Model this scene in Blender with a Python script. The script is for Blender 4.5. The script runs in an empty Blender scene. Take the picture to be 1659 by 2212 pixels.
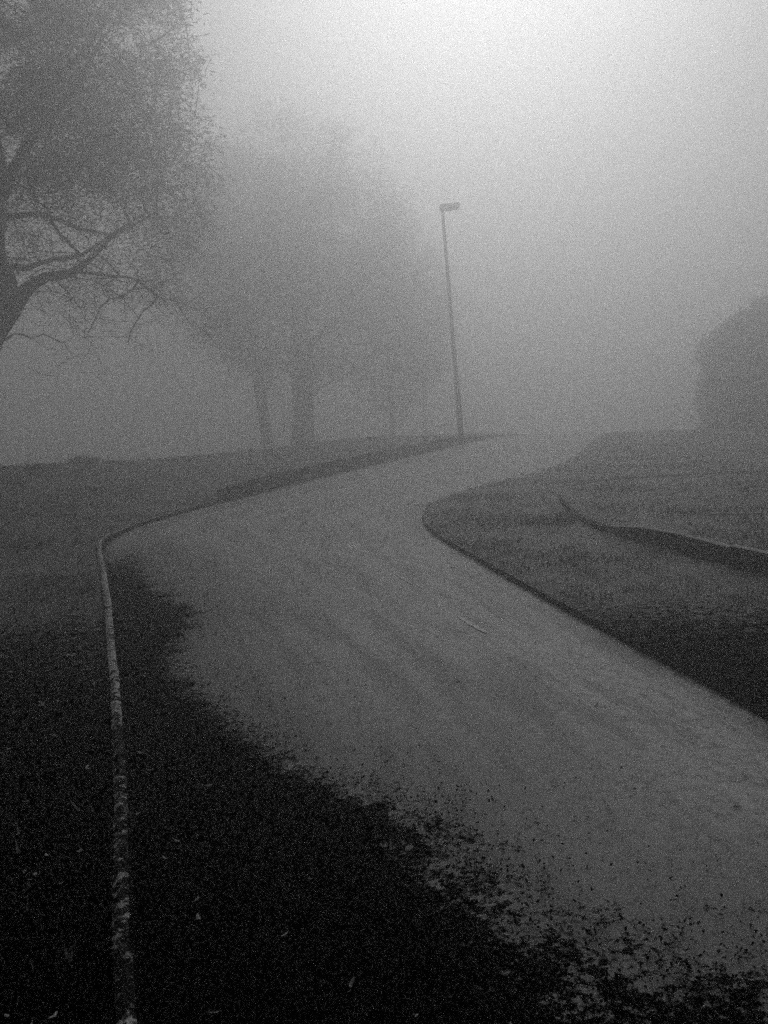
import bpy, math, random
import numpy as np
from mathutils import Vector, Matrix
from mathutils.geometry import delaunay_2d_cdt

R = math.radians
rng = np.random.default_rng(11)
random.seed(11)
sc = bpy.context.scene
col = sc.collection

# ------------------------------------------------------------------ camera
cam_d = bpy.data.cameras.new('camera')
cam = bpy.data.objects.new('camera', cam_d)
col.objects.link(cam)
cam_d.sensor_fit = 'VERTICAL'
cam_d.angle_y = 2 * math.atan(1106 / 1805)
cam_d.clip_start = 0.05
cam_d.clip_end = 2000
cam.matrix_world = (Matrix.Translation((0, 0, 1.6)) @ Matrix.Rotation(R(90 - 3.9), 4, 'X') @ Matrix.Rotation(R(-3.6), 4, 'Z'))
sc.camera = cam

# ------------------------------------------------------------------ sky and sun (a black and white picture: all greys)
SUN_EL, SUN_AZ = 36.0, 9.0            # azimuth clockwise from +Y
world = bpy.data.worlds.new('World')
sc.world = world
world.use_nodes = True
wn = world.node_tree
wn.nodes.clear()
w_out = wn.nodes.new('ShaderNodeOutputWorld')
w_bg = wn.nodes.new('ShaderNodeBackground')
w_sky = wn.nodes.new('ShaderNodeTexSky')
w_bw = wn.nodes.new('ShaderNodeRGBToBW')
w_sky.sky_type = 'NISHITA'
w_sky.sun_disc = False
w_sky.sun_elevation = R(SUN_EL)
w_sky.sun_rotation = R(SUN_AZ)
w_sky.dust_density = 0.5
wn.links.new(w_sky.outputs[0], w_bw.inputs[0])
wn.links.new(w_bw.outputs[0], w_bg.inputs[0])
w_bg.inputs[1].default_value = 0.05
wn.links.new(w_bg.outputs[0], w_out.inputs[0])

sun_d = bpy.data.lights.new('sun', 'SUN')
sun_d.energy = 0.5
sun_d.angle = R(28)
sun = bpy.data.objects.new('sun', sun_d)
col.objects.link(sun)
sdir = Vector((math.sin(R(SUN_AZ)) * math.cos(R(SUN_EL)), math.cos(R(SUN_AZ)) * math.cos(R(SUN_EL)), math.sin(R(SUN_EL))))
sun.rotation_euler = sdir.to_track_quat('Z', 'Y').to_euler()
sun.location = sdir * 60

vs = sc.view_settings
vs.view_transform = 'Standard'
vs.look = 'None'
vs.gamma = 1.0
vs.use_curve_mapping = False
vs.exposure = 0.52
sc.cycles.use_denoising = False          # the picture is a grainy one
sc.cycles.use_adaptive_sampling = True
sc.cycles.adaptive_threshold = 0.026
sc.cycles.adaptive_min_samples = 14
sc.cycles.volume_bounces = 4
sc.cycles.max_bounces = 8

HAZE_DENSITY = 0.05
HAZE_G = 0.82

# ------------------------------------------------------------------ helpers
def sm(a, b, x):
    t = np.clip((np.asarray(x, float) - a) / (b - a), 0, 1)
    return t * t * (3 - 2 * t)


def zb(x, y):
    """height of the rising ground, the lane's surface"""
    x = np.asarray(x, float); y = np.asarray(y, float)
    yc = 20.5 + 12.5 * sm(-7, 0, x)
    z = .068 * (y - 1.7 * 2.5 * np.logaddexp(0, (y - yc) / 2.5))
    z = np.where(z < -3, -3 + (z + 3) * .3, z)
    d1 = -(x + .75) * .95 - (y - 2.12) * .313
    d2 = -(x + 3.3) * .9375 + (y - 13.34) * .348
    d = np.maximum(d1, d2)
    fade = 1 - sm(28, 60, y)
    z = z + (.15 + .36 * sm(2, 8, -x)) * sm(.2, 4.5, d) * sm(4, 15, y) * fade
    z = z - .33 * sm(3.5, 16, x) * sm(6, 25, y) * fade
    return z


def wave(x, y, s, seed):
    r = np.random.default_rng(seed)
    v = 0
    for k in range(7):
        a = r.uniform(0, 6.283); f = s * r.uniform(.6, 2.2)
        v = v + np.sin(f * (x * math.cos(a) + y * math.sin(a)) + r.uniform(0, 6.28)) / 7
    return v


def spline(P, step):
    P = np.array(P, float)
    Q = np.vstack([2 * P[0] - P[1], P, 2 * P[-1] - P[-2]])
    out = []
    for i in range(1, len(Q) - 2):
        p0, p1, p2, p3 = Q[i - 1:i + 3]
        n = max(2, int(np.linalg.norm(p2 - p1) / step * 2))
        for t in np.linspace(0, 1, n, endpoint=False):
            out.append(.5 * (2 * p1 + (p2 - p0) * t + (2 * p0 - 5 * p1 + 4 * p2 - p3) * t * t + (3 * p1 - p0 - 3 * p2 + p3) * t ** 3))
    out.append(P[-1])
    out = np.array(out)
    s = np.r_[0, np.cumsum(np.linalg.norm(np.diff(out, axis=0), axis=1))]
    n = max(2, int(round(s[-1] / step)) + 1)
    q = np.linspace(0, s[-1], n)
    return np.stack([np.interp(q, s, out[:, k]) for k in range(out.shape[1])], 1)


def inside(P, pts):
    P = np.asarray(P); x, y = pts[:, 0], pts[:, 1]
    c = np.zeros(len(pts), bool)
    for (x0, y0), (x1, y1) in zip(P, np.roll(P, -1, 0)):
        if y0 == y1:
            continue
        c ^= ((y0 > y) != (y1 > y)) & (x < (x1 - x0) * (y - y0) / (y1 - y0) + x0)
    return c


def dist_line(P, pts, closed=False):
    P = np.asarray(P, float)
    Q = np.roll(P, -1, 0) if closed else P[1:]
    A = P if closed else P[:-1]
    best = np.full(len(pts), 1e9)
    for a, b in zip(A, Q):
        ab = b - a; L = ab @ ab + 1e-12
        t = np.clip(((pts - a) @ ab) / L, 0, 1)
        best = np.minimum(best, np.linalg.norm(pts - a - t[:, None] * ab, axis=1))
    return best


def mesh(name, V, F, mat, parent=None, smooth=False):
    m = bpy.data.meshes.new(name)
    V = np.asarray(V, float)
    if isinstance(F, np.ndarray):
        n = F.shape[1]
        m.vertices.add(len(V)); m.vertices.foreach_set('co', V.ravel())
        m.loops.add(F.size); m.loops.foreach_set('vertex_index', F.ravel().astype(np.int32))
        m.polygons.add(len(F))
        m.polygons.foreach_set('loop_start', np.arange(0, F.size, n, dtype=np.int32))
        m.update(calc_edges=True)
    else:
        m.from_pydata(V.tolist(), [], F)
        m.update()
    if mat:
        m.materials.append(mat)
    if smooth:
        m.polygons.foreach_set('use_smooth', np.ones(len(m.polygons), bool))
    o = bpy.data.objects.new(name, m)
    col.objects.link(o)
    o.parent = parent
    return o


def empty(name, loc):
    o = bpy.data.objects.new(name, None)
    o.location = loc
    o.empty_display_size = .2
    col.objects.link(o)
    return o


def tag(o, label, cat, group=None):
    o['label'] = label
    o['category'] = cat
    if group:
        o['group'] = group
    return o


def kind(o, k, label=None):
    o['kind'] = k
    if label:
        o['label'] = label
    return o


# ------------------------------------------------------------------ materials
class Mat:
    def __init__(s, name, grey=.2, rough=.9, spec=.2):
        s.m = bpy.data.materials.new(name)
        s.m.use_nodes = True
        s.t = s.m.node_tree
        s.b = s.t.nodes['Principled BSDF']
        s.b.inputs['Base Color'].default_value = (grey, grey, grey, 1)
        s.b.inputs['Roughness'].default_value = rough
        s.b.inputs['Specular IOR Level'].default_value = spec
        s.co = None

    def n(s, t, **kw):
        q = s.t.nodes.new(t)
        for k, v in kw.items():
            setattr(q, k, v)
        return q

    def l(s, a, b):
        s.t.links.new(a, b)

    def coord(s, which='Object'):
        if s.co is None:
            s.co = s.n('ShaderNodeTexCoord')
        return s.co.outputs[which]

    def noise(s, scale, detail=4, rough=.6, which='Object', vec=None):
        q = s.n('ShaderNodeTexNoise')
        q.inputs['Scale'].default_value = scale
        q.inputs['Detail'].default_value = detail
        q.inputs['Roughness'].default_value = rough
        s.l(vec or s.coord(which), q.inputs['Vector'])
        return q.outputs['Fac']

    def ramp(s, fac, stops):
        q = s.n('ShaderNodeValToRGB')
        e = q.color_ramp.elements
        while len(e) < len(stops):
            e.new(.5)
        for el, (p, g) in zip(e, stops):
            el.position = p
            el.color = (g, g, g, 1)
        s.l(fac, q.inputs[0])
        return q.outputs[0]

    def math(s, op, a, b=None, c=None):
        q = s.n('ShaderNodeMath', operation=op)
        for i, v in enumerate((a, b, c)):
            if v is None:
                continue
            if isinstance(v, (int, float)):
                q.inputs[i].default_value = v
            else:
                s.l(v, q.inputs[i])
        return q.outputs[0]

    def mix(s, fac, a, b, blend='MIX'):
        q = s.n('ShaderNodeMix', data_type='RGBA', blend_type=blend)
        if isinstance(fac, (int, float)):
            q.inputs['Factor'].default_value = fac
        else:
            s.l(fac, q.inputs['Factor'])
        for nm, v in (('A', a), ('B', b)):
            sock = [i for i in q.inputs if i.name == nm and i.type == 'RGBA'][0]
            if isinstance(v, (int, float)):
                sock.default_value = (v, v, v, 1)
            else:
                s.l(v, sock)
        return [o for o in q.outputs if o.type == 'RGBA'][0]

    def bump(s, h, strength=.4, dist=.02):
        q = s.n('ShaderNodeBump')
        q.inputs['Strength'].default_value = strength
        q.inputs['Distance'].default_value = dist
        s.l(h, q.inputs['Height'])
        s.l(q.outputs[0], s.b.inputs['Normal'])

    def attr(s, name):
        q = s.n('ShaderNodeAttribute', attribute_name=name)
        return q.outputs['Fac']

    def base(s, c):
        s.l(c, s.b.inputs['Base Color'])


def mk_bark():
    k = Mat('bark', .03, .95, .1)
    mp = k.n('ShaderNodeMapping'); mp.inputs['Scale'].default_value = (9, 9, 2)
    k.l(k.coord(), mp.inputs['Vector'])
    n = k.noise(2.2, 6, .65, vec=mp.outputs[0])
    k.base(k.ramp(n, [(.3, .015), (.7, .05)]))
    k.bump(n, .7, .03)
    return k.m


def mk_leaf(name, lo, hi, thin=0.):
    k = Mat(name, .05, 1, 0)
    q = k.n('ShaderNodeTexNoise'); q.inputs['Scale'].default_value = 3
    k.l(k.coord(), q.inputs['Vector'])
    c = k.ramp(q.outputs['Fac'], [(.3, lo), (.7, hi)])
    k.base(c)
    if thin:                                   # light coming through the blade
        t = k.n('ShaderNodeBsdfTranslucent'); k.l(c, t.inputs[0])
        m = k.n('ShaderNodeMixShader'); m.inputs[0].default_value = thin
        k.l(k.b.outputs[0], m.inputs[1]); k.l(t.outputs[0], m.inputs[2])
        k.l(m.outputs[0], k.t.nodes['Material Output'].inputs['Surface'])
    return k.m


def mk_ground():
    k = Mat('turf', .03, .55, .5)
    a = k.noise(1.1, 5, .65); b = k.noise(14, 6, .7); c = k.noise(70, 3, .7)
    v = k.mix(.5, k.ramp(a, [(.42, .05), (.58, .25)]), k.ramp(b, [(.42, .02), (.58, .30)]))
    v = k.mix(.35, v, k.ramp(c, [(.4, .015), (.72, .2)]))
    # near-black shade painted into the near turf and along the kerb foot
    e = k.math('ADD', k.attr('ground_shade'), k.math('ADD', k.math('MULTIPLY', k.math('SUBTRACT', b, .5), 2.6), k.math('MULTIPLY', k.math('SUBTRACT', c, .5), 2.2)))
    q = k.n('ShaderNodeMapRange', interpolation_type='SMOOTHSTEP')
    q.inputs['From Min'].default_value = -.08; q.inputs['From Max'].default_value = .12
    k.l(e, q.inputs['Value'])
    v = k.mix(q.outputs[0], v, k.ramp(c, [(.4, .0005), (.75, .004)]))
    k.base(v)
    k.l(k.math('MULTIPLY_ADD', q.outputs[0], -.5, .5), k.b.inputs['Specular IOR Level'])
    k.bump(k.math('ADD', k.math('MULTIPLY', b, .7), c), .8, .04)
    return k.m


def mk_road():
    k = Mat('asphalt', .1, .8, .3)
    n1 = k.noise(.55, 5, .6); n2 = k.noise(5.5, 7, .72); n3 = k.noise(95, 3, .7)
    # aggregate grain and worn, paler wheel tracks
    base = k.ramp(n1, [(.40, .38), (.60, .55)])
    base = k.mix(.45, base, k.ramp(n2, [(.40, .30), (.60, .62)]))
    base = k.mix(.35, base, k.ramp(n3, [(.40, .08), (.60, .58)]))
    lat = k.attr('lateral')
    wob = k.math('ADD', lat, k.math('MULTIPLY', k.math('SUBTRACT', n1, .5), .25))
    t1 = k.math('SUBTRACT', 1, k.math('MULTIPLY', k.math('ABSOLUTE', k.math('SUBTRACT', wob, .38)), 5)); t1 = k.math('MAXIMUM', t1, 0)
    t2 = k.math('SUBTRACT', 1, k.math('MULTIPLY', k.math('ABSOLUTE', k.math('SUBTRACT', wob, .8)), 6)); t2 = k.math('MAXIMUM', t2, 0)
    base = k.mix(k.math('MULTIPLY', k.math('ADD', t1, t2), .65), base, .58)
    cx = k.n('ShaderNodeCombineXYZ'); sy = k.n('ShaderNodeSeparateXYZ'); k.l(k.coord(), sy.inputs[0])
    k.l(k.math('MULTIPLY', lat, 16), cx.inputs[0]); k.l(k.math('MULTIPLY', sy.outputs['Y'], .55), cx.inputs[1])
    st = k.noise(1.0, 6, .7, vec=cx.outputs[0])
    base = k.mix(.8, base, k.ramp(st, [(.40, .3), (.5, .8), (.60, 1)]), 'MULTIPLY')
    mot = k.noise(17, 8, .8)
    base = k.mix(.75, base, k.ramp(mot, [(.42, .1), (.50, .75), (.57, 1)]), 'MULTIPLY')
    gq = k.n('ShaderNodeMapRange', interpolation_type='SMOOTHSTEP')
    gq.inputs['From Min'].default_value = -1.5; gq.inputs['From Max'].default_value = .1
    k.l(k.math('ADD', k.attr('dirt_shade'), k.math('MULTIPLY', k.math('SUBTRACT', n2, .5), 1.2)), gq.inputs['Value'])
    base = k.mix(k.math('MULTIPLY', gq.outputs[0], .8), base, .05)
    # kerb leaf dirt plus near-black shade painted in, breaking up at its rim
    sd = k.attr('dirt_shade')
    ring = k.math('ADD', k.math('MULTIPLY', k.math('SUBTRACT', n2, .5), 1.5), k.math('MULTIPLY', k.math('SUBTRACT', k.noise(38, 6, .8), .5), 1.9))
    edge = k.math('ADD', sd, k.math('MULTIPLY', ring, k.attr('ragged')))
    q = k.n('ShaderNodeMapRange', interpolation_type='SMOOTHSTEP')
    q.inputs['From Min'].default_value = -.04; q.inputs['From Max'].default_value = .09
    k.l(edge, q.inputs['Value'])
    mask = q.outputs[0]
    base = k.mix(mask, base, k.ramp(n3, [(.3, .0005), (.75, .003)]))
    k.base(base)
    k.l(k.math('MULTIPLY_ADD', mask, -.5, .52), k.b.inputs['Specular IOR Level'])
    k.l(k.math('MAXIMUM', k.math('MULTIPLY_ADD', mask, .5, .48), k.math('MULTIPLY_ADD', mot, .8, .1)), k.b.inputs['Roughness'])
    k.bump(k.math('ADD', n3, k.math('MULTIPLY', n2, 1.5)), .35, .012)
    return k.m


def mk_kerb():
    k = Mat('kerb_concrete', .25, .95, .1)
    n = k.noise(21, 8, .76); n2 = k.noise(60, 3, .7); big = k.noise(1.2, 2, .5)
    pale = k.mix(.5, k.ramp(n2, [(.3, .35), (.7, .65)]), .5)
    # moss and soil clinging in patches
    moss = k.ramp(k.math('SUBTRACT', k.math('ADD', n, k.math('MULTIPLY', big, .35)), k.attr('moss')), [(.60, 0), (.69, 1)])
    k.base(k.mix(moss, k.ramp(n2, [(.3, .006), (.7, .02)]), pale))
    k.bump(k.math('ADD', n, n2), .6, .02)
    return k.m


M_bark = mk_bark()
M_leaf = mk_leaf('oak_leaf', .04, .10, .45)
M_far = mk_leaf('far_leaf', .04, .09, .4)
M_ever = mk_leaf('evergreen_leaf', .05, .11, .35)
M_ground = mk_ground()
M_road = mk_road()
M_kerb = mk_kerb()
M_kerb_shade = mk_leaf('kerb_shade', .004, .012)  # shade on the kerbs' front faces, painted in as a near-black colour
M_grass = mk_leaf('grass_blade', .10, .26, .5)
M_soil = Mat('soil', .003, 1, .0).m
M_dry = mk_leaf('dry_leaf', .22, .42)
M_metal = Mat('galvanised_steel', .16, .6, .4).m
M_lens = Mat('lantern_lens', .25, .4, .5).m
_p = Mat('worn_paint', .2, .48, .55)
_p.base(_p.ramp(_p.noise(22, 6, .75), [(.38, .3), (.62, .6)]))
M_paint = _p.m

# ------------------------------------------------------------------ the lay of the lane
Lp = [(2.6, -8), (1.45, -4.2), (.55, -1.6), (-.15, .35), (-.74, 2.11), (-.96, 2.79), (-1.19, 3.51), (-1.58, 4.69), (-2.11, 6.26), (-2.73, 8.05), (-3.34, 9.75),
      (-3.55, 10.75), (-3.49, 11.84), (-3.21, 12.89), (-2.89, 13.78), (-2.21, 15.53), (-1.24, 17.96), (.56, 21.92), (1.89, 24.89), (3.55, 28.8), (5.3, 33), (7.5, 38), (10, 44), (14, 55)]
Rp = [(5.6, -8), (3.7, -4.2), (2.7, -1.2), (2.2, 1), (1.95, 2.5), (1.72, 3.78), (1.6, 4.36), (1.5, 4.81), (1.22, 6.06), (.91, 7.59), (.6, 9.22), (.49, 10.4),
      (.54, 11.44), (.72, 12.2), (1.5, 13.91), (2.72, 15.62), (3.9, 17.81), (5.52, 22.33), (6.74, 26.33), (8.1, 30), (9.6, 34), (12, 39.5), (15, 46), (19, 55)]
Lc = spline(Lp, .3)
Rc = spline(Rp, .3)
road_poly = np.vstack([Lc, Rc[::-1]])
Bp = [(5.3, -.6), (4.3, 2.4), (2.99, 6.52), (2.73, 7.37), (2.38, 8.5), (2.26, 9.1), (2.27, 9.8), (2.34, 10.6), (2.42, 11.4), (2.62, 12.1), (2.97, 12.6), (3.5, 12.8), (3.93, 12.83), (5.86, 12.75), (9, 12.7), (14, 12.6)]
Bc = spline(Bp, .25)
bed_poly = np.vstack([Bc, [(14, -.6)]])
dirt_shade_poly = np.array([(-2.95, 9.4), (-2.62, 8.9), (-2.15, 7.7), (-1.7, 6.9), (-1.42, 6.35), (-1.50, 5.9), (-1.40, 5.3), (-1.12, 4.75), (-.78, 4.1), (-.42, 3.62), (-.18, 3.42),
                      (.02, 3.18), (.15, 2.85), (.27, 2.55), (.42, 2.3), (.62, 2.18), (.95, 2.1), (2.3, 2.0), (4, -2), (6, -8.5), (2, -8.5), (-.6, .2), (-1.3, 2.3), (-2.2, 4.9), (-3.3, 8.3)])


shade_left = np.array([(1.0, -4), (1.0, 5.2), (-1.5, 5.9), (-2.35, 6.2), (-3.1, 6.2), (-4.2, 6.1), (-6.5, 5.8), (-12, 5.3), (-12, -4)])
shade_right = np.array([(.3, 6.2), (1.5, 5.75), (2.1, 5.6), (2.7, 5.45), (3.6, 5.3), (5, 5.1), (6, -4), (.3, -4)])


def ground_shade(p):
    a = dist_line(shade_left, p, True) * np.where(inside(shade_left, p), 1, -1)
    b = dist_line(shade_right, p, True) * np.where(inside(shade_right, p), 1, -1)
    a = a + .55 * wave(p[:, 0], p[:, 1], 1.3, 91) + .35 * wave(p[:, 0], p[:, 1], 3.4, 92)
    b = b + .3 * wave(p[:, 0], p[:, 1], 3.0, 93)
    w = .2 * (1 - sm(8.2, 9.0, p[:, 1]))
    c = (w - dist_line(Bc, p)) * 3.0 - .25 + 0 * a
    return np.clip(np.maximum(np.maximum(a * .42, b * .6), c), -3, 1.2)


def verge_z(x, y):
    x = np.asarray(x, float); y = np.asarray(y, float)
    p = np.stack([x, y], 1)
    dl = dist_line(Lc[::2], p); dr = dist_line(Rc[::2], p)
    left = dl < dr
    z = zb(x, y) + np.where(left, .085, .05 - .04 * sm(10.5, 15, y))
    z = z + (.03 * wave(x, y, 1.3, 3) + .014 * wave(x, y, 5, 5)) * sm(.1, .8, np.minimum(dl, dr))
    z = z + np.where(left, .10 * sm(.15, 1.2, dl) * sm(13, 16, y) * (1 - sm(28, 40, y)), 0)
    inb = inside(bed_poly, p)
    db = dist_line(Bc[::2], p)
    z = z + np.where(inb, .07 + .02 * sm(0, 1.5, db), 0)
    return z


def axis(lo, hi, step, far):
    a = list(np.arange(lo, hi + 1e-6, step))
    s = step; v = hi
    while v < far:
        s *= 1.35; v += s; a.append(v)
    s = step; v = lo
    while v > -far:
        s *= 1.35; v -= s; a.insert(0, v)
    return np.array(a)


gx, gy = np.meshgrid(axis(-11, 14, .34, 190), axis(0, 34, .34, 190))
G = np.stack([gx.ravel(), gy.ravel()], 1)
G = G + rng.uniform(-.06, .06, G.shape)
keep = (dist_line(Lc, G) > .16) & (dist_line(Rc, G) > .16) & (dist_line(Bc, G) > .16)
G = G[keep]
pts = np.vstack([road_poly, bed_poly, G])
nr, nb = len(road_poly), len(bed_poly)
E = [(i, (i + 1) % nr) for i in range(nr)] + [(nr + i, nr + (i + 1) % nb) for i in range(nb)]
cv, ce, cf, *_ = delaunay_2d_cdt([Vector(p) for p in pts], E, [], 0, 1e-5)
cv = np.array([(v.x, v.y) for v in cv]); cf = np.array(cf)
cen = cv[cf].mean(1)
in_road = inside(road_poly, cen)
in_bed = inside(bed_poly, cen) & ~in_road


def sub(faces):
    u, inv = np.unique(faces, return_inverse=True)
    return cv[u], inv.reshape(faces.shape)


def skirt(V, F, depth):
    """side walls down from the open rim"""
    e = {}
    for f in F:
        for a, b in ((f[0], f[1]), (f[1], f[2]), (f[2], f[0])):
            e[(min(a, b), max(a, b))] = e.get((min(a, b), max(a, b)), []) + [(a, b)]
    V = list(map(tuple, V)); extra = []; low = {}
    for k, l in e.items():
        if len(l) == 1:
            a, b = l[0]
            for q in (a, b):
                if q not in low:
                    low[q] = len(V); V.append((V[q][0], V[q][1], V[q][2] - depth))
            extra.append((b, a, low[a])); extra.append((b, low[a], low[b]))
    return np.array(V), np.array(extra)


# ground: everything outside the lane and the raised bed
gV, gF = sub(cf[~in_road & ~in_bed])
mid = np.stack([gV[:, 0], gV[:, 1]], 1)
gz = verge_z(gV[:, 0], gV[:, 1])
# rim vertices shared with the bed stay low
gz = gz - np.where(dist_line(Bc, mid) < .02, np.where(inside(bed_poly, mid), .07, 0), 0)
gz = gz - np.where((dist_line(Lc, mid) < .02), .03, 0)
V3, ex = skirt(np.c_[gV, gz], gF, .2)
ground = mesh('ground', V3, np.vstack([gF, ex]), M_ground, smooth=True)
ground.data.materials.append(M_soil)
mi = np.zeros(len(gF) + len(ex), np.int32); mi[len(gF):] = 1
ground.data.polygons.foreach_set('material_index', mi)
a = ground.data.attributes.new('ground_shade', 'FLOAT', 'POINT')
a.data.foreach_set('value', ground_shade(V3[:, :2]).astype(np.float32))
kind(ground, 'structure', 'rough grassy ground rising to a misty crest on both sides of lane')

# raised bed behind the right-hand kerb
bV, bF = sub(cf[in_bed])
bz = zb(bV[:, 0], bV[:, 1]) + .135 + .02 * wave(bV[:, 0], bV[:, 1], 2, 9)
V3, ex = skirt(np.c_[bV, bz], bF, .25)
bed = mesh('raised_verge', V3, np.vstack([bF, ex]), M_ground, smooth=True)
a = bed.data.attributes.new('ground_shade', 'FLOAT', 'POINT')
a.data.foreach_set('value', np.full(len(V3), -.75, np.float32))
kind(bed, 'structure', 'raised grass verge held by the curved kerb right of the lane')

# lane
rV, rF = sub(cf[in_road])
rz = zb(rV[:, 0], rV[:, 1])
road = mesh('road', np.c_[rV, rz], rF, M_road, smooth=True)
kind(road, 'structure', 'worn asphalt lane climbing and bending right into the fog')
dl = dist_line(Lc, rV); dr = dist_line(Rc, rV)
a = road.data.attributes.new('lateral', 'FLOAT', 'POINT')
a.data.foreach_set('value', (dl / (dl + dr + 1e-6)).astype(np.float32))
sd = dist_line(dirt_shade_poly, rV, True) * np.where(inside(dirt_shade_poly, rV), 1, -1)
a = road.data.attributes.new('dirt_shade', 'FLOAT', 'POINT')
a.data.foreach_set('value', sd.astype(np.float32))
rg = .35 + .75 * sm(-.6, .9, rV[:, 0]) * (1 - sm(3.5, 5, rV[:, 1])) + .35 * sm(5.5, 7.5, rV[:, 1])
a = road.data.attributes.new('ragged', 'FLOAT', 'POINT')
a.data.foreach_set('value', rg.astype(np.float32))

# ------------------------------------------------------------------ kerbs, stone by stone
def resample(P, step):
    return spline(P, step)


def kerb_run(name, path, side, width, top, drop, step, label, cat, sink=.25, moss=lambda p: 0., dark_face=True):
    """path: the kerb's road edge; side: +1 puts the stones left of the direction of travel"""
    root = empty(name, (path[0][0], path[0][1], float(zb(*path[0]))))
    tag(root, label, cat)
    o = Vector(root.location)
    for i in range(len(path) - 1):
        a, b = path[i], path[i + 1]
        t = (b - a) / np.linalg.norm(b - a); n = np.array([-t[1], t[0]]) * side
        g = .003
        a2, b2 = a + t * g, b - t * g
        r = np.random.default_rng(i * 7 + len(path))
        V = []
        for p in (a2, b2):
            h = top(p) + r.normal(0, .006)
            z0 = float(zb(*p))
            sh = r.normal(0, .004) - .022
            prof = [(0 + sh, -sink), (0 + sh, h - .025), (.012 + sh, h - .007), (.03 + sh, h), (width - .02 + sh, h), (width + sh, h - .02), (width + sh, -sink)]
            for d, zz in prof:
                q = p + n * d
                V.append((q[0] - o.x, q[1] - o.y, z0 + zz - o.z))
        k = 7
        F = [(j, (j + 1) % k, k + (j + 1) % k, k + j) for j in range(k)] + [tuple(range(k))[::-1], tuple(range(k, 2 * k))]
        if side < 0:
            F = [f[::-1] for f in F]
        st = mesh('kerb_stone', V, F, M_kerb, root)
        st.data.materials.append(M_kerb_shade)
        for j in (0, 1) if dark_face else ():
            st.data.polygons[j].material_index = 1
        at_ = st.data.attributes.new('moss', 'FLOAT', 'POINT')
        at_.data.foreach_set('value', np.full(14, moss(path[i]), np.float32))
    return root


Lk = resample(Lp, .45)
keepk = (Lk[:, 1] > -3) & (Lk[:, 1] < 30.2)
Lk = Lk[keepk]
def split_at(P, y):
    k = np.argmax(P[:, 1] > y)
    return P[:k + 1], P[k:]
La, Lb = split_at(Lk, 13.9)
kerb_run('stone_kerb', La[::2] if len(La) % 2 else np.vstack([La[::2], La[-1:]]), 1, .062, lambda p: .115 - .05 * float(sm(9.8, 11.3, p[1])), 0, .9,
         'mossy pale stone kerb along the left of the lane round to its bend', 'kerb', moss=lambda p: .115 - .075 * float(sm(2.6, 4.5, p[1])) - .075 * float(sm(4.5, 6.5, p[1])) + .05 * float(sm(10, 11.5, p[1])))
kerb_run('stone_kerb', Lb[::2], 1, .16, lambda p: .22 * float(sm(13, 15, p[1])) * (1 - .8 * float(sm(25, 30, p[1]))) + .06, 0, .9,
         'taller dark kerb climbing the hill from the bend past the lamp post', 'kerb', moss=lambda p: .12)
Bk = spline(Bp, .6)
Bk = Bk[(Bk[:, 0] < 9.5)]
kerb_run('stone_kerb', Bk, -1, .085, lambda p: .205 - .105 * float(sm(8.1, 9.0, p[1])) + .065 * float(sm(11.3, 12.4, p[1])), 0, .6, 'curved kerb edging the raised grass verge right of the lane', 'kerb', moss=lambda p: -.1)
ed = np.array([(3.46, 8.8), (4.05, 8.75), (4.7, 8.7), (5.4, 8.65), (6.1, 8.6), (6.8, 8.55)])
kerb_run('path_edging', ed, 1, .13, lambda p: .165, 0, .6, 'thin pale edging strip lying across the raised grass verge', 'edging', moss=lambda p: -.2, dark_face=False)

# ------------------------------------------------------------------ worn paint on the lane
def worn_mark(P, w, label):
    P = spline(P, .06)
    V = []; F = []
    r = np.random.default_rng(int(w * 1e4))
    for i, p in enumerate(P):
        t = P[min(i + 1, len(P) - 1)] - P[max(i - 1, 0)]; t /= np.linalg.norm(t)
        n = np.array([-t[1], t[0]])
        s = math.sin(math.pi * (i + .5) / len(P)) ** .6
        for k in (-1, 1):
            q = p + n * k * w * s * r.uniform(.5, 1.2)
            V.append((q[0], q[1], float(zb(*q)) + .005))
    for i in range(len(P) - 1):
        F.append((2 * i, 2 * i + 1, 2 * i + 3, 2 * i + 2)[::-1])
    o = mesh('road_marking', V, F, M_paint)
    kind(o, 'structure', label)


worn_mark([(.49, 5.95), (.55, 5.75), (.63, 5.5)], .022, 'last worn streak of white paint near the middle of the lane')
worn_mark([(.08, 7.5), (.14, 7.3), (.2, 7.08)], .02, 'faint rubbed streak of paint further up the lane')

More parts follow.
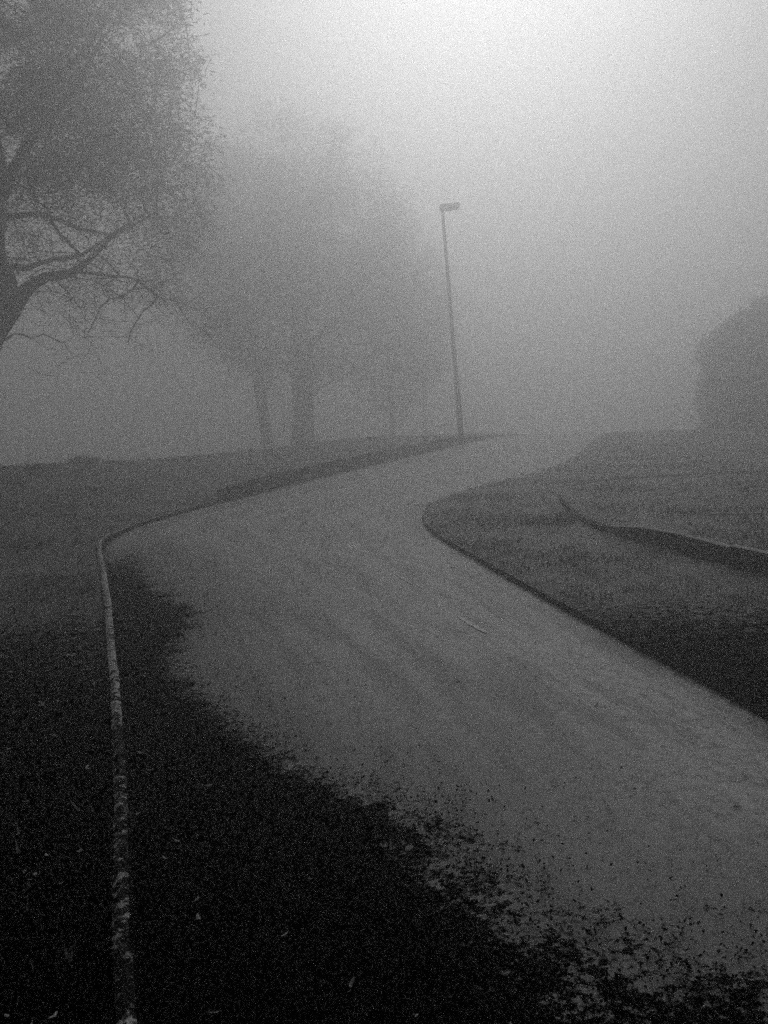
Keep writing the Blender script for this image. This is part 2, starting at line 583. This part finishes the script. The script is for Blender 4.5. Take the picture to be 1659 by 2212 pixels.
# ------------------------------------------------------------------ grass
def grass_field(n, rmin, rmax, amin, amax, hscale, wscale, seed):
    r_ = np.random.default_rng(seed)
    rr = np.exp(r_.uniform(math.log(rmin), math.log(rmax), n)); aa = r_.uniform(amin, amax, n)
    x = rr * np.sin(aa); y = rr * np.cos(aa)
    p = np.stack([x, y], 1)
    ok = ~inside(road_poly, p)
    dl = dist_line(Lc[::2], p)
    ok &= dl > .085
    ok &= (dist_line(Rc[::2], p) > .02) & (dist_line(Bc[::2], p) > .14)
    cl = wave(x, y, 3.2, 21) + .7 * wave(x, y, 9, 22)
    ok &= r_.uniform(-.38, .42, n) < cl
    md = ground_shade(p) + .5 * cl
    ok &= r_.uniform(0, 1, n) < 1 - .985 * sm(-.25, .2, md)
    p = p[ok]; rr = rr[ok]; cl = cl[ok]
    n = len(p)
    z = verge_z(p[:, 0], p[:, 1])
    ib = inside(bed_poly, p)
    z = np.where(ib, zb(p[:, 0], p[:, 1]) + .135 + .02 * wave(p[:, 0], p[:, 1], 2, 9), z)
    h = r_.uniform(.015, .045, n) * hscale * (1 + .9 * np.clip(cl, -.4, 1)) * (1 + .01 * rr)
    w = r_.uniform(.0025, .005, n) * wscale * (1 + .16 * rr)
    th = r_.uniform(0, 6.283, n); ln = r_.normal(0, .7, n) * h; la = r_.uniform(0, 6.283, n)
    V = np.zeros((n, 3, 3))
    V[:, 0] = np.c_[p[:, 0] - np.cos(th) * w, p[:, 1] - np.sin(th) * w, z - .012]
    V[:, 1] = np.c_[p[:, 0] + np.cos(th) * w, p[:, 1] + np.sin(th) * w, z - .012]
    V[:, 2] = np.c_[p[:, 0] + np.cos(la) * ln, p[:, 1] + np.sin(la) * ln, z + h]
    return V.reshape(-1, 3), np.arange(3 * n).reshape(-1, 3)


v1, f1 = grass_field(330000, 1.3, 34, R(-62), R(66), 1, 1, 31)
go = mesh('grass', v1, f1, M_grass)
kind(go, 'stuff', 'short dark rough grass growing on the verges')

# dark leaf flecks added over the painted shade, thinning out across the lane
r_ = np.random.default_rng(64)
LN = 150000
rr = np.exp(r_.uniform(math.log(1.5), math.log(11), LN)); aa = r_.uniform(R(-30), R(48), LN)
P = np.c_[rr * np.sin(aa), rr * np.cos(aa)]
sdp = dist_line(dirt_shade_poly, P, True) * np.where(inside(dirt_shade_poly, P), 1, -1)
pk = np.exp(np.minimum(0, sdp + .05) * np.where(P[:, 0] > -.3, 6, 10)) * (.25 + .75 * sm(-.3, .3, wave(P[:, 0], P[:, 1], 7, 65) + .6 * wave(P[:, 0], P[:, 1], 17, 66)))
P = P[(r_.uniform(0, 1, LN) < pk * .6) & inside(road_poly, P) & (dist_line(Rc[::2], P) > .15)]
m = len(P); rr = np.hypot(P[:, 0], P[:, 1])
th = r_.uniform(0, 6.283, m); sz = r_.uniform(.003, .009, m) * (.75 + .1 * rr); z = zb(P[:, 0], P[:, 1]) + .004
a1 = np.c_[np.cos(th), np.sin(th)] * sz[:, None]; b1 = np.c_[-np.sin(th), np.cos(th)] * sz[:, None] * .6
V = np.zeros((m, 4, 3))
for i, d in enumerate((-a1, b1, a1, -b1)):
    V[:, i, :2] = P + d
    V[:, i, 2] = z + r_.uniform(0, .012, m)
lo_ = mesh('shade_litter', V.reshape(-1, 3), np.arange(4 * m).reshape(-1, 4), mk_leaf('shade_leaf', .001, .006))
kind(lo_, 'stuff', 'dark leaf flecks added to thin the painted shade out across lane')

# pale fallen leaves and scraps, each lying by itself
LEAVES = []
for k in range(5):
    r_ = np.random.default_rng(100 + k)
    m = 9
    an = np.linspace(0, 2 * math.pi, m, endpoint=False)
    rad = (.55 + .45 * np.abs(np.cos(an * (1 + k % 3)))) * r_.uniform(.75, 1.1, m)
    X = np.cos(an) * rad; Y = np.sin(an) * rad * .55
    Z = .18 * X * X - .25 * np.abs(Y) + r_.normal(0, .05, m)
    V = np.r_[np.c_[X, Y, Z], [[0, 0, 0]]]
    F = [(i, (i + 1) % m, m) for i in range(m)]
    me = bpy.data.meshes.new('dry_leaf'); me.from_pydata(V.tolist(), [], F); me.materials.append(M_dry); LEAVES.append(me)


def scatter(points, label, group, smin, smax, lift):
    for (x, y, z) in points:
        o = bpy.data.objects.new('dry_leaf', random.choice(LEAVES))
        s = random.uniform(smin, smax)
        o.scale = (s, s, s)
        o.location = (x, y, z + lift)
        o.rotation_euler = (random.gauss(0, .35), random.gauss(0, .35), random.uniform(0, 6.28))
        col.objects.link(o)
        tag(o, label, 'leaf', group)


def leaf_spots(n, box, cond, seed):
    r_ = np.random.default_rng(seed); out = []
    while len(out) < n:
        y = math.exp(r_.uniform(math.log(box[2]), math.log(box[3])))
        d = r_.exponential(box[1]) + box[0]
        k = np.argmin(np.abs(Lc[:, 1] - y) + (Lc[:, 1] > 11) * 9)
        x = Lc[k, 0] - d * cond
        out.append((x, y))
    return np.array(out)


s1 = leaf_spots(140, (.12, .6, 1.9, 8.5), 1, 5)
z1 = verge_z(s1[:, 0], s1[:, 1])
scatter(np.c_[s1, z1], 'small pale fallen leaf lying in the dark grass beside the mossy kerb', 'fallen leaves on the left verge', .007, .021, .026)
s2 = leaf_spots(24, (.05, .3, 1.9, 4.2), -1, 6)
scatter(np.c_[s2, zb(s2[:, 0], s2[:, 1])], 'small pale fallen leaf lying on the painted dark roadside along the kerb', 'fallen leaves in the gutter', .010, .024, .012)

s3 = np.array([(1.25, 3.05), (.62, 3.3), (1.0, 4.1), (.35, 4.6), (.9, 5.2), (-.6, 5.5), (.1, 6.4), (-1.1, 7.4), (-.4, 8.3)])
scatter(np.c_[s3, zb(s3[:, 0], s3[:, 1])], 'lone pale scrap of leaf lying out on the open grey lane', 'stray leaves on the lane', .012, .022, .010)

# ------------------------------------------------------------------ trees
class Tubes:
    def __init__(s):
        s.V = []; s.F = []; s.n = 0

    def add(s, P, rad, k=6):
        P = np.asarray(P, float); m = len(P)
        T = np.gradient(P, axis=0); T /= np.linalg.norm(T, axis=1)[:, None] + 1e-9
        up = np.array([0, 0, 1.]) if abs(T[0, 2]) < .8 else np.array([1., 0, 0])
        A = np.cross(T, up); A /= np.linalg.norm(A, axis=1)[:, None] + 1e-9
        B = np.cross(T, A)
        an = np.arange(k) * 2 * math.pi / k
        ring = P[:, None] + (A[:, None] * np.cos(an)[None, :, None] + B[:, None] * np.sin(an)[None, :, None]) * np.asarray(rad)[:, None, None]
        s.V.append(ring.reshape(-1, 3))
        i = np.arange(m - 1)[:, None] * k; j = np.arange(k)[None]
        a = i + j; b = i + (j + 1) % k
        s.F.append((np.stack([a, b, b + k, a + k], -1).reshape(-1, 4)) + s.n)
        s.n += m * k

    def build(s, name, mat, parent, origin):
        return mesh(name, np.vstack(s.V) - np.array(origin), np.vstack(s.F), mat, parent, True)


def crook(a, b, n, amp, r_, sag=0.):
    t = np.linspace(0, 1, n)[:, None]
    P = a + (b - a) * t
    L = np.linalg.norm(b - a)
    w = np.cumsum(r_.normal(0, 1, (n, 3)), 0); w -= w[0] + (w[-1] - w[0]) * t
    P = P + w * amp * L / n ** .5
    P[:, 2] += sag * L * np.sin(np.pi * t[:, 0])
    return P


def grow_tree(root, limbs, envelope, n1, n2, n3, leaves_per, leaf_size, seed, leaf_mat, r1=.05, r2=.018, r3=.006, spread=.22, leaf_rule=None, wood='trunk'):
    """limbs: hand-laid (points, radii); then boughs, branches and twigs reach for points spread through the crown"""
    r_ = np.random.default_rng(seed)
    o = np.array(root.location)
    tk = Tubes(); nodes = []; dirs = []
    for P, rad in limbs:
        P = spline(P, .25)
        s = np.linspace(0, 1, len(P)); rad = np.interp(s, np.linspace(0, 1, len(rad)), rad)
        P = P + r_.normal(0, .012, P.shape)
        rad = rad * (1 + .06 * r_.normal(size=len(rad)))
        tk.add(P, rad, 9)
        nodes.append(P[len(P) // 3:])
    tk.build(wood, M_bark, root, o)
    N = np.vstack(nodes)
    br = Tubes(); tw = Tubes()
    tips = []
    for n, rr, k, tubes, amp in ((n1, r1, 5, br, .12), (n2, r2, 4, br, .14), (n3, r3, 3, tw, .16)):
        T = envelope(n, r_)
        r_.shuffle(T)
        new = []
        # nearest ones first, so that later ones branch off earlier ones
        d0 = np.array([np.min(np.linalg.norm(N - t, axis=1)) for t in T])
        for t in T[np.argsort(d0)]:
            pool = N if not new else np.vstack([N] + new[-60:])
            d = np.linalg.norm(pool - t, axis=1) + .35 * np.maximum(0, pool[:, 2] - t[2])
            a = pool[np.argmin(d)]
            L = np.linalg.norm(t - a)
            if L < .05:
                continue
            m = int(np.clip(L / .18, 4, 14)) if tubes is br else 4
            P = crook(a, t, m, amp, r_, .10)
            tubes.add(P, np.linspace(rr * min(1.6, .5 + .35 * L), rr * .35, m), k)
            new.append(P[1:])
            if tubes is tw:
                tips.append(P[-3:])
        N = np.vstack([N] + new)
    br.build('branches', M_bark, root, o)['kind'] = 'stuff'
    tw.build('twigs', M_bark, root, o)['kind'] = 'stuff'
    C = np.vstack(tips)
    C = C[r_.integers(0, len(C), leaves_per * n3)] + r_.normal(0, spread, (leaves_per * n3, 3))
    if leaf_rule is not None:
        C = C[leaf_rule(C, r_)]
    leaf_cloud('foliage', C, leaf_size, r_, leaf_mat, root, o, .17, .55)


def leaf_cloud(name, C, size, r_, mat, root, o, slim=.5, flat=1.):
    n = len(C)
    u = r_.normal(size=(n, 3)) * [1, 1, flat]; u /= np.linalg.norm(u, axis=1)[:, None]
    v = np.cross(u, r_.normal(size=(n, 3))); v /= np.linalg.norm(v, axis=1)[:, None]
    s = size * r_.uniform(.6, 1.4, n)[:, None]
    V = np.stack([C - u * s, C + v * s * slim, C + u * s, C - v * s * slim], 1).reshape(-1, 3) - o
    f = mesh(name, V, np.arange(4 * n).reshape(-1, 4), mat, root)
    f['kind'] = 'stuff'
    return f


def push_back(root, k):
    """stand a finished tree further off and make it as much bigger"""
    x, y, z = root.location
    root.location = (x * k, y * k, 1.6 + (z - 1.6) * k)
    root.scale = (k, k, k)


def ellipsoid(c, r, n, r_, pw=.45, lump=0., seed=0):
    out = np.zeros((0, 3)); c = np.array(c); r = np.array(r)
    while len(out) < n:
        u = r_.normal(size=(n * 2, 3)); u /= np.linalg.norm(u, axis=1)[:, None]
        q = u * r_.uniform(0, 1, (len(u), 1)) ** pw
        if lump:
            q = q * (1 + lump * wave(u[:, 0] * 3 + u[:, 2] * 2, u[:, 1] * 3 - u[:, 2] * 2.5, 1.6, seed))[:, None]
        out = np.vstack([out, c + q * r])
    return out[:n]


# the old tree whose crown hangs over the left verge
t1 = empty('oak_tree', (-8.55, 16, float(verge_z([-8.55], [16.])[0])))
tag(t1, 'big spreading tree with leaning trunk and crooked low limb above left verge', 'tree')
g1 = float(t1.location.z)
limbs1 = [
    ([(-8.65, 16, g1 - 1.2), (-8.4, 16, g1 + .5), (-7.75, 16, 3.15), (-7.15, 16, 4.3), (-6.75, 16, 4.85)], [.42, .33, .27, .24, .22]),
    ([(-6.85, 16, 4.75), (-6.8, 16, 5.2), (-7.0, 16.1, 5.9), (-6.92, 16.1, 6.7), (-6.75, 16, 7.4), (-6.95, 15.7, 9.2), (-7.4, 15.8, 11.6)], [.2, .17, .14, .12, .09, .06, .03]),
    ([(-6.85, 16, 4.75), (-6.34, 15.9, 5.14), (-5.98, 15.8, 5.26), (-5.41, 15.7, 5.33), (-4.96, 15.5, 5.56), (-4.41, 15.3, 5.85), (-3.7, 15.2, 6.15)], [.17, .12, .09, .065, .035, .02, .01]),
    ([(-5.45, 15.7, 5.33), (-4.9, 15.6, 5.22), (-4.3, 15.6, 5.1), (-3.9, 15.5, 4.75), (-3.4, 15.5, 4.6)], [.035, .03, .022, .015, .008]),
    ([(-6.9, 16, 5.6), (-6.45, 16, 5.5), (-6.0, 16.1, 5.68), (-5.5, 16.2, 5.72), (-4.9, 16.3, 6.1), (-4.2, 16.4, 6.5)], [.06, .045, .035, .03, .022, .01]),
    ([(-6.9, 16.1, 6.5), (-6.2, 16.4, 6.6), (-5.4, 16.6, 6.3), (-4.8, 16.6, 6.15)], [.07, .05, .04, .02]),
    ([(-6.85, 16.1, 6.8), (-6.0, 15.4, 7.5), (-5.0, 14.9, 8.1), (-4.2, 14.6, 8.9)], [.11, .09, .06, .03]),
    ([(-6.9, 16.1, 6.3), (-7.6, 16.6, 7.5), (-8.4, 17.2, 9), (-8.8, 17.6, 10.8)], [.14, .11, .08, .04]),
    ([(-6.5, 16, 8.0), (-5.7, 16.6, 9.2), (-4.9, 17, 10.3), (-4.3, 17.2, 11.5)], [.1, .08, .05, .03]),
    ([(-6.9, 16.1, 6.4), (-7.0, 14.9, 7.2), (-7.2, 16.2, 8.1), (-7, 12.9, 9.2)], [.1, .08, .05, .03]),
]


def env1(n, r_):
    m = n * 4
    an = r_.uniform(0, 6.283, m); q = r_.uniform(0, 1, m) ** .42
    z = r_.uniform(4.4, 14.6, m)
    lim = 4.25 * np.sqrt(np.clip(1 - ((z - 8.6) / 6.1) ** 2 * np.where(z < 8.6, .35, 1), 0, 1)) * (1 + .12 * wave(np.cos(an) * 3 + z * .7, np.sin(an) * 3 - z * .6, 1.7, 71))
    a = np.c_[-7.05 + np.cos(an) * q * lim, 15.9 + np.sin(an) * q * lim, z]
    rho = q * lim
    low = 6.1 - .33 * rho
    ok = (z > low) & (r_.uniform(0, 1, m) < .3 + .7 * sm(0, 1.6, z - low))
    a = a[ok][:n]
    # fine twigs that droop below the outer boughs
    k = n // 9
    an = r_.uniform(0, 6.283, k); q = r_.uniform(1.6, 4.9, k)
    a[:k] = np.c_[-7.05 + np.cos(an) * q, 15.9 + np.sin(an) * q, 6.1 - .36 * q - r_.exponential(.28, k)]
    return a


def rule1(C, r_):
    rho = np.hypot(C[:, 0] + 7.05, C[:, 1] - 15.9)
    d = .06 + .94 * sm(.2, 2.0 - .25 * rho, C[:, 2] - (6.1 - .33 * rho))
    d = d * (.3 + .7 * sm(-.32, -.02, wave(C[:, 0] * 1 + C[:, 1] * .5, C[:, 2] * 1.3 - C[:, 1] * .5, 1.8, 77)))
    return r_.uniform(0, 1, len(C)) < d


grow_tree(t1, limbs1, env1, 140, 1400, 11000, 30, .055, 5, M_leaf, .028, .011, .0055, .17, rule1)
push_back(t1, 1.22)


def far_tree(name, label, x, y, trunk_r, height, crown_c, crown_r, seed, n=(40, 260, 1500), lp=34, ls=.16, lean=0., group=None, low=None):
    z = float(verge_z([x], [y])[0])
    t = empty(name, (x, y, z)); tag(t, label, 'tree', group)
    c = np.array(crown_c)
    top = c + np.array([0, 0, crown_r[2] * .7])
    base = np.array([x, y, z - 1.2])
    fork = np.array([x + (c[0] - x) * .5 + lean, y + (c[1] - y) * .5, c[2] - crown_r[2] * .75])
    r_ = np.random.default_rng(seed)
    limbs = [(np.array([base, base + (fork - base) * .4 + [lean * .2, 0, 0], fork, fork + (top - fork) * .5, top]), [trunk_r * 1.25, trunk_r, trunk_r * .85, trunk_r * .5, trunk_r * .1])]
    for k in range(7):
        an = k * 2.4 + seed; st = fork + (top - fork) * (.05 + .08 * k)
        en = c + np.array([math.cos(an) * crown_r[0] * .75, math.sin(an) * crown_r[1] * .75, crown_r[2] * (-.4 + .16 * k)])
        limbs.append((np.array([st, st + (en - st) * .5 + [0, 0, .06 * crown_r[2]], en]), [trunk_r * .35, trunk_r * .22, trunk_r * .06]))
    env = lambda m, q: ellipsoid(crown_c, crown_r, m, q, .42, .15, seed)
    rule = lambda C, q: q.uniform(0, 1, len(C)) < .3 + .7 * sm(-.25, .1, wave(C[:, 0] + C[:, 1] * .4, C[:, 2] - C[:, 1] * .4, 1.1, seed + 3))
    grow_tree(t, limbs, env, *n, lp, ls, seed, M_far, .08, .035, .016, .3, rule)
    push_back(t, 1.02)
    return t


far_tree('tall_tree', 'large misty round-crowned tree on thick trunk beyond the crest', -4.35, 46, .62, 20, (-3.6, 46, 12.6), (6.6, 5.4, 7.6), 12, (50, 330, 2000))
far_tree('tall_tree', 'misty tree on thinner trunk close beside the thick-trunked one', -6.05, 47.5, .33, 15, (-7.6, 47.5, 13.2), (4.4, 4, 6), 13, (30, 200, 900))
far_tree('slender_tree', 'thin straight misty tree between the thick trunk and lamp post', .7, 50, .17, 15, (1.0, 50, 10), (3.2, 2.8, 6.4), 14, (26, 140, 620))
far_tree('slender_tree', 'faintest slender tree just left of the lamp post', 2.9, 56, .13, 15, (3.6, 56, 10.5), (2.0, 2.2, 4.8), 15, (20, 110, 420))

# ------------------------------------------------------------------ big evergreen bush on the right
eb = empty('evergreen_bush', (16.2, 29.6, float(verge_z([16.2], [29.6])[0])))
tag(eb, 'big dense evergreen bush with upright side on the right verge', 'bush')
r_ = np.random.default_rng(44)
ez = float(eb.location.z)
tk = Tubes()
for k in range(5):
    a = k * 1.3; b = np.array([16.2 + .3 * math.cos(a), 29.6 + .3 * math.sin(a), ez - .2])
    tk.add(crook(b, b + np.array([1.8 * math.cos(a), 1.8 * math.sin(a), 3.6]), 8, .05, r_), np.linspace(.13, .03, 8), 6)
tk.build('stem', M_bark, eb, eb.location)
C = []
while sum(map(len, C)) < 80000:
    p = np.c_[r_.uniform(-1, 1, 8000), r_.uniform(-1, 1, 8000), r_.uniform(0, 1, 8000)]
    rad = np.hypot(p[:, 0], p[:, 1]); th = np.arctan2(p[:, 1], p[:, 0])
    lim = (1 - .95 * (np.maximum(0, p[:, 2] - .53) / .47) ** 1.6) * (1 + .09 * wave(th * 2, p[:, 2] * 6, 2, 8) + .05 * wave(th * 7, p[:, 2] * 17, 2, 9))
    ok = (rad < lim) & (rad > lim * .62) & (r_.uniform(0, 1, 8000) < .5 + .5 * sm(-.3, .1, wave(th * 4, p[:, 2] * 9, 2, 18)))
    C.append(p[ok] * [4.7, 3.9, 5.6] + np.array(eb.location))
C = np.vstack(C)
C = C + r_.normal(0, 1, C.shape) * (.05 + .12 * (r_.uniform(0, 1, (len(C), 1)) < .12))
leaf_cloud('foliage', C, .08, r_, M_ever, eb, np.array(eb.location), .3)
push_back(eb, 1.16)

# ------------------------------------------------------------------ low tufts
def tuft(x, y, w, h, n, label, seed, name='grass_tuft', cat='grass tuft', group=None):
    z = float(verge_z([x], [y])[0])
    r_ = np.random.default_rng(seed)
    a = r_.uniform(0, 6.283, n); rr = np.sqrt(r_.uniform(0, 1, n)) * w
    bx, by = np.cos(a) * rr, np.sin(a) * rr
    hh = h * r_.uniform(.5, 1.1, n) * (1 - .5 * (rr / w) ** 2)
    th = r_.uniform(0, 6.28, n); bw = r_.uniform(.004, .009, n)
    V = np.zeros((n, 3, 3))
    V[:, 0] = np.c_[bx - np.cos(th) * bw, by - np.sin(th) * bw, 0 * bx - .03]
    V[:, 1] = np.c_[bx + np.cos(th) * bw, by + np.sin(th) * bw, 0 * bx - .03]
    V[:, 2] = np.c_[bx * 1.5 + r_.normal(0, .3, n) * hh, by * 1.5 + r_.normal(0, .3, n) * hh, hh]
    o = mesh(name, V.reshape(-1, 3), np.arange(3 * n).reshape(-1, 3), M_grass)
    o.location = (x, y, z)
    tag(o, label, cat, group)


tuft(-7.05, 19.9, .30, .24, 900, 'low grass tuft standing up on the skyline under the big tree', 1)
tuft(-6.95, 16.8, .18, .14, 500, 'small grass tuft below the skyline under the big tree', 2)
tuft(1.80, 9.64, .16, .10, 420, 'dark weedy tuft on the verge between lane and curved kerb', 3)
tuft(2.02, 9.50, .13, .10, 380, 'dark weedy tuft close to the tip of the curved kerb', 4)

tuft(2.22, 10.0, .12, .09, 300, 'small dark tuft where the curved kerb sinks into grass', 5)

# ------------------------------------------------------------------ lamp post
def lathe(name, prof, k, mat, parent, loc=(0, 0, 0)):
    an = np.arange(k) * 2 * math.pi / k
    V = np.vstack([np.c_[np.cos(an) * r, np.sin(an) * r, np.full(k, z)] for r, z in prof]) + np.array(loc)
    m = len(prof); F = []
    for i in range(m - 1):
        for j in range(k):
            F.append((i * k + j, i * k + (j + 1) % k, (i + 1) * k + (j + 1) % k, (i + 1) * k + j))
    F += [tuple(range(k))[::-1], tuple(range((m - 1) * k, m * k))]
    return mesh(name, V, F, mat, parent, False)


lz = float(verge_z([2.92], [30.])[0])
lamp = empty('lamp_post', (2.92, 30, lz))
tag(lamp, 'tall tapered street lamp with short box lantern beside the lane crest', 'street lamp')
lamp.rotation_euler = (0, R(-1.5), R(4))
H = 10.1 - lz
lathe('base_shaft', [(.105, -.3), (.105, 1.35), (.09, 1.42)], 14, M_metal, lamp)
lathe('column', [(.088, 1.40), (.078, 3.2), (.066, 5.2), (.056, H - .12), (.05, H - .02)], 14, M_metal, lamp)
mesh('access_door', [(-.04, -.112, .55), (.04, -.112, .55), (.04, -.112, 1.05), (-.04, -.112, 1.05), (-.04, -.09, .55), (.04, -.09, .55), (.04, -.09, 1.05), (-.04, -.09, 1.05)],
     [(0, 1, 2, 3), (0, 4, 5, 1), (3, 2, 6, 7), (1, 5, 6, 2), (0, 3, 7, 4)], M_metal, lamp)
lathe('spigot', [(.06, H - .10), (.06, H + .0), (.045, H + .03)], 12, M_metal, lamp)
# lantern: a shallow box, rounded on top, reaching out over the lane
prof = [(-.11, -.10), (-.12, .0), (-.09, .085), (.0, .115), (.09, .085), (.12, .0), (.11, -.10)]
V = []; xs = [(-.09, .75), (-.04, 1), (.35, 1), (.58, .92), (.63, .6)]
for x, s in xs:
    for yy, zz in prof:
        V.append((x, yy * s, H + .03 + zz * s + .06 * x))
k = len(prof)
F = [(i * k + j, i * k + (j + 1) % k, (i + 1) * k + (j + 1) % k, (i + 1) * k + j)[::-1] for i in range(len(xs) - 1) for j in range(k)]
F += [tuple(range(k)), tuple(range((len(xs) - 1) * k, len(xs) * k))[::-1]]
lant = mesh('lantern', V, F, M_metal, lamp)
V = []
for x, s in ((.1, .75), (.16, 1), (.45, 1), (.55, .7)):
    for yy, zz in ((-.09, 0), (-.05, -.045), (.05, -.045), (.09, 0)):
        V.append((x, yy * s, H - .073 + zz * s + .06 * x))
F = [(i * 4 + j, i * 4 + j + 1, (i + 1) * 4 + j + 1, (i + 1) * 4 + j) for i in range(3) for j in range(3)]
mesh('lens', V, F, M_lens, lant)

# ------------------------------------------------------------------ fog
bpy.context.view_layer.update()
zs = [(o.matrix_world @ Vector(c)).z for o in sc.objects if o.type == 'MESH' for c in o.bound_box]
xs = [abs(v) for o in (ground,) for c in o.bound_box for v in c[:2]]
zl, zh, xe = min(zs) - 1.0, max(zs) + .6, max(xs) + 2
hz = mesh('haze', [(x, y, z) for z in (zl, zh) for (x, y) in ((-xe, -xe), (xe, -xe), (xe, xe), (-xe, xe))],
          [(3, 2, 1, 0), (4, 5, 6, 7), (0, 1, 5, 4), (1, 2, 6, 5), (2, 3, 7, 6), (3, 0, 4, 7)], None)
hm = bpy.data.materials.new('fog')
hm.use_nodes = True
hm.node_tree.nodes.clear()
ho = hm.node_tree.nodes.new('ShaderNodeOutputMaterial')
pv = hm.node_tree.nodes.new('ShaderNodeVolumePrincipled')
pv.inputs['Color'].default_value = (.98, .98, .98, 1)
pv.inputs['Density'].default_value = HAZE_DENSITY
pv.inputs['Anisotropy'].default_value = HAZE_G
hm.node_tree.links.new(pv.outputs[0], ho.inputs['Volume'])
hz.data.materials.append(hm)
kind(hz, 'stuff', 'thick pale fog filling the air over lane and trees')
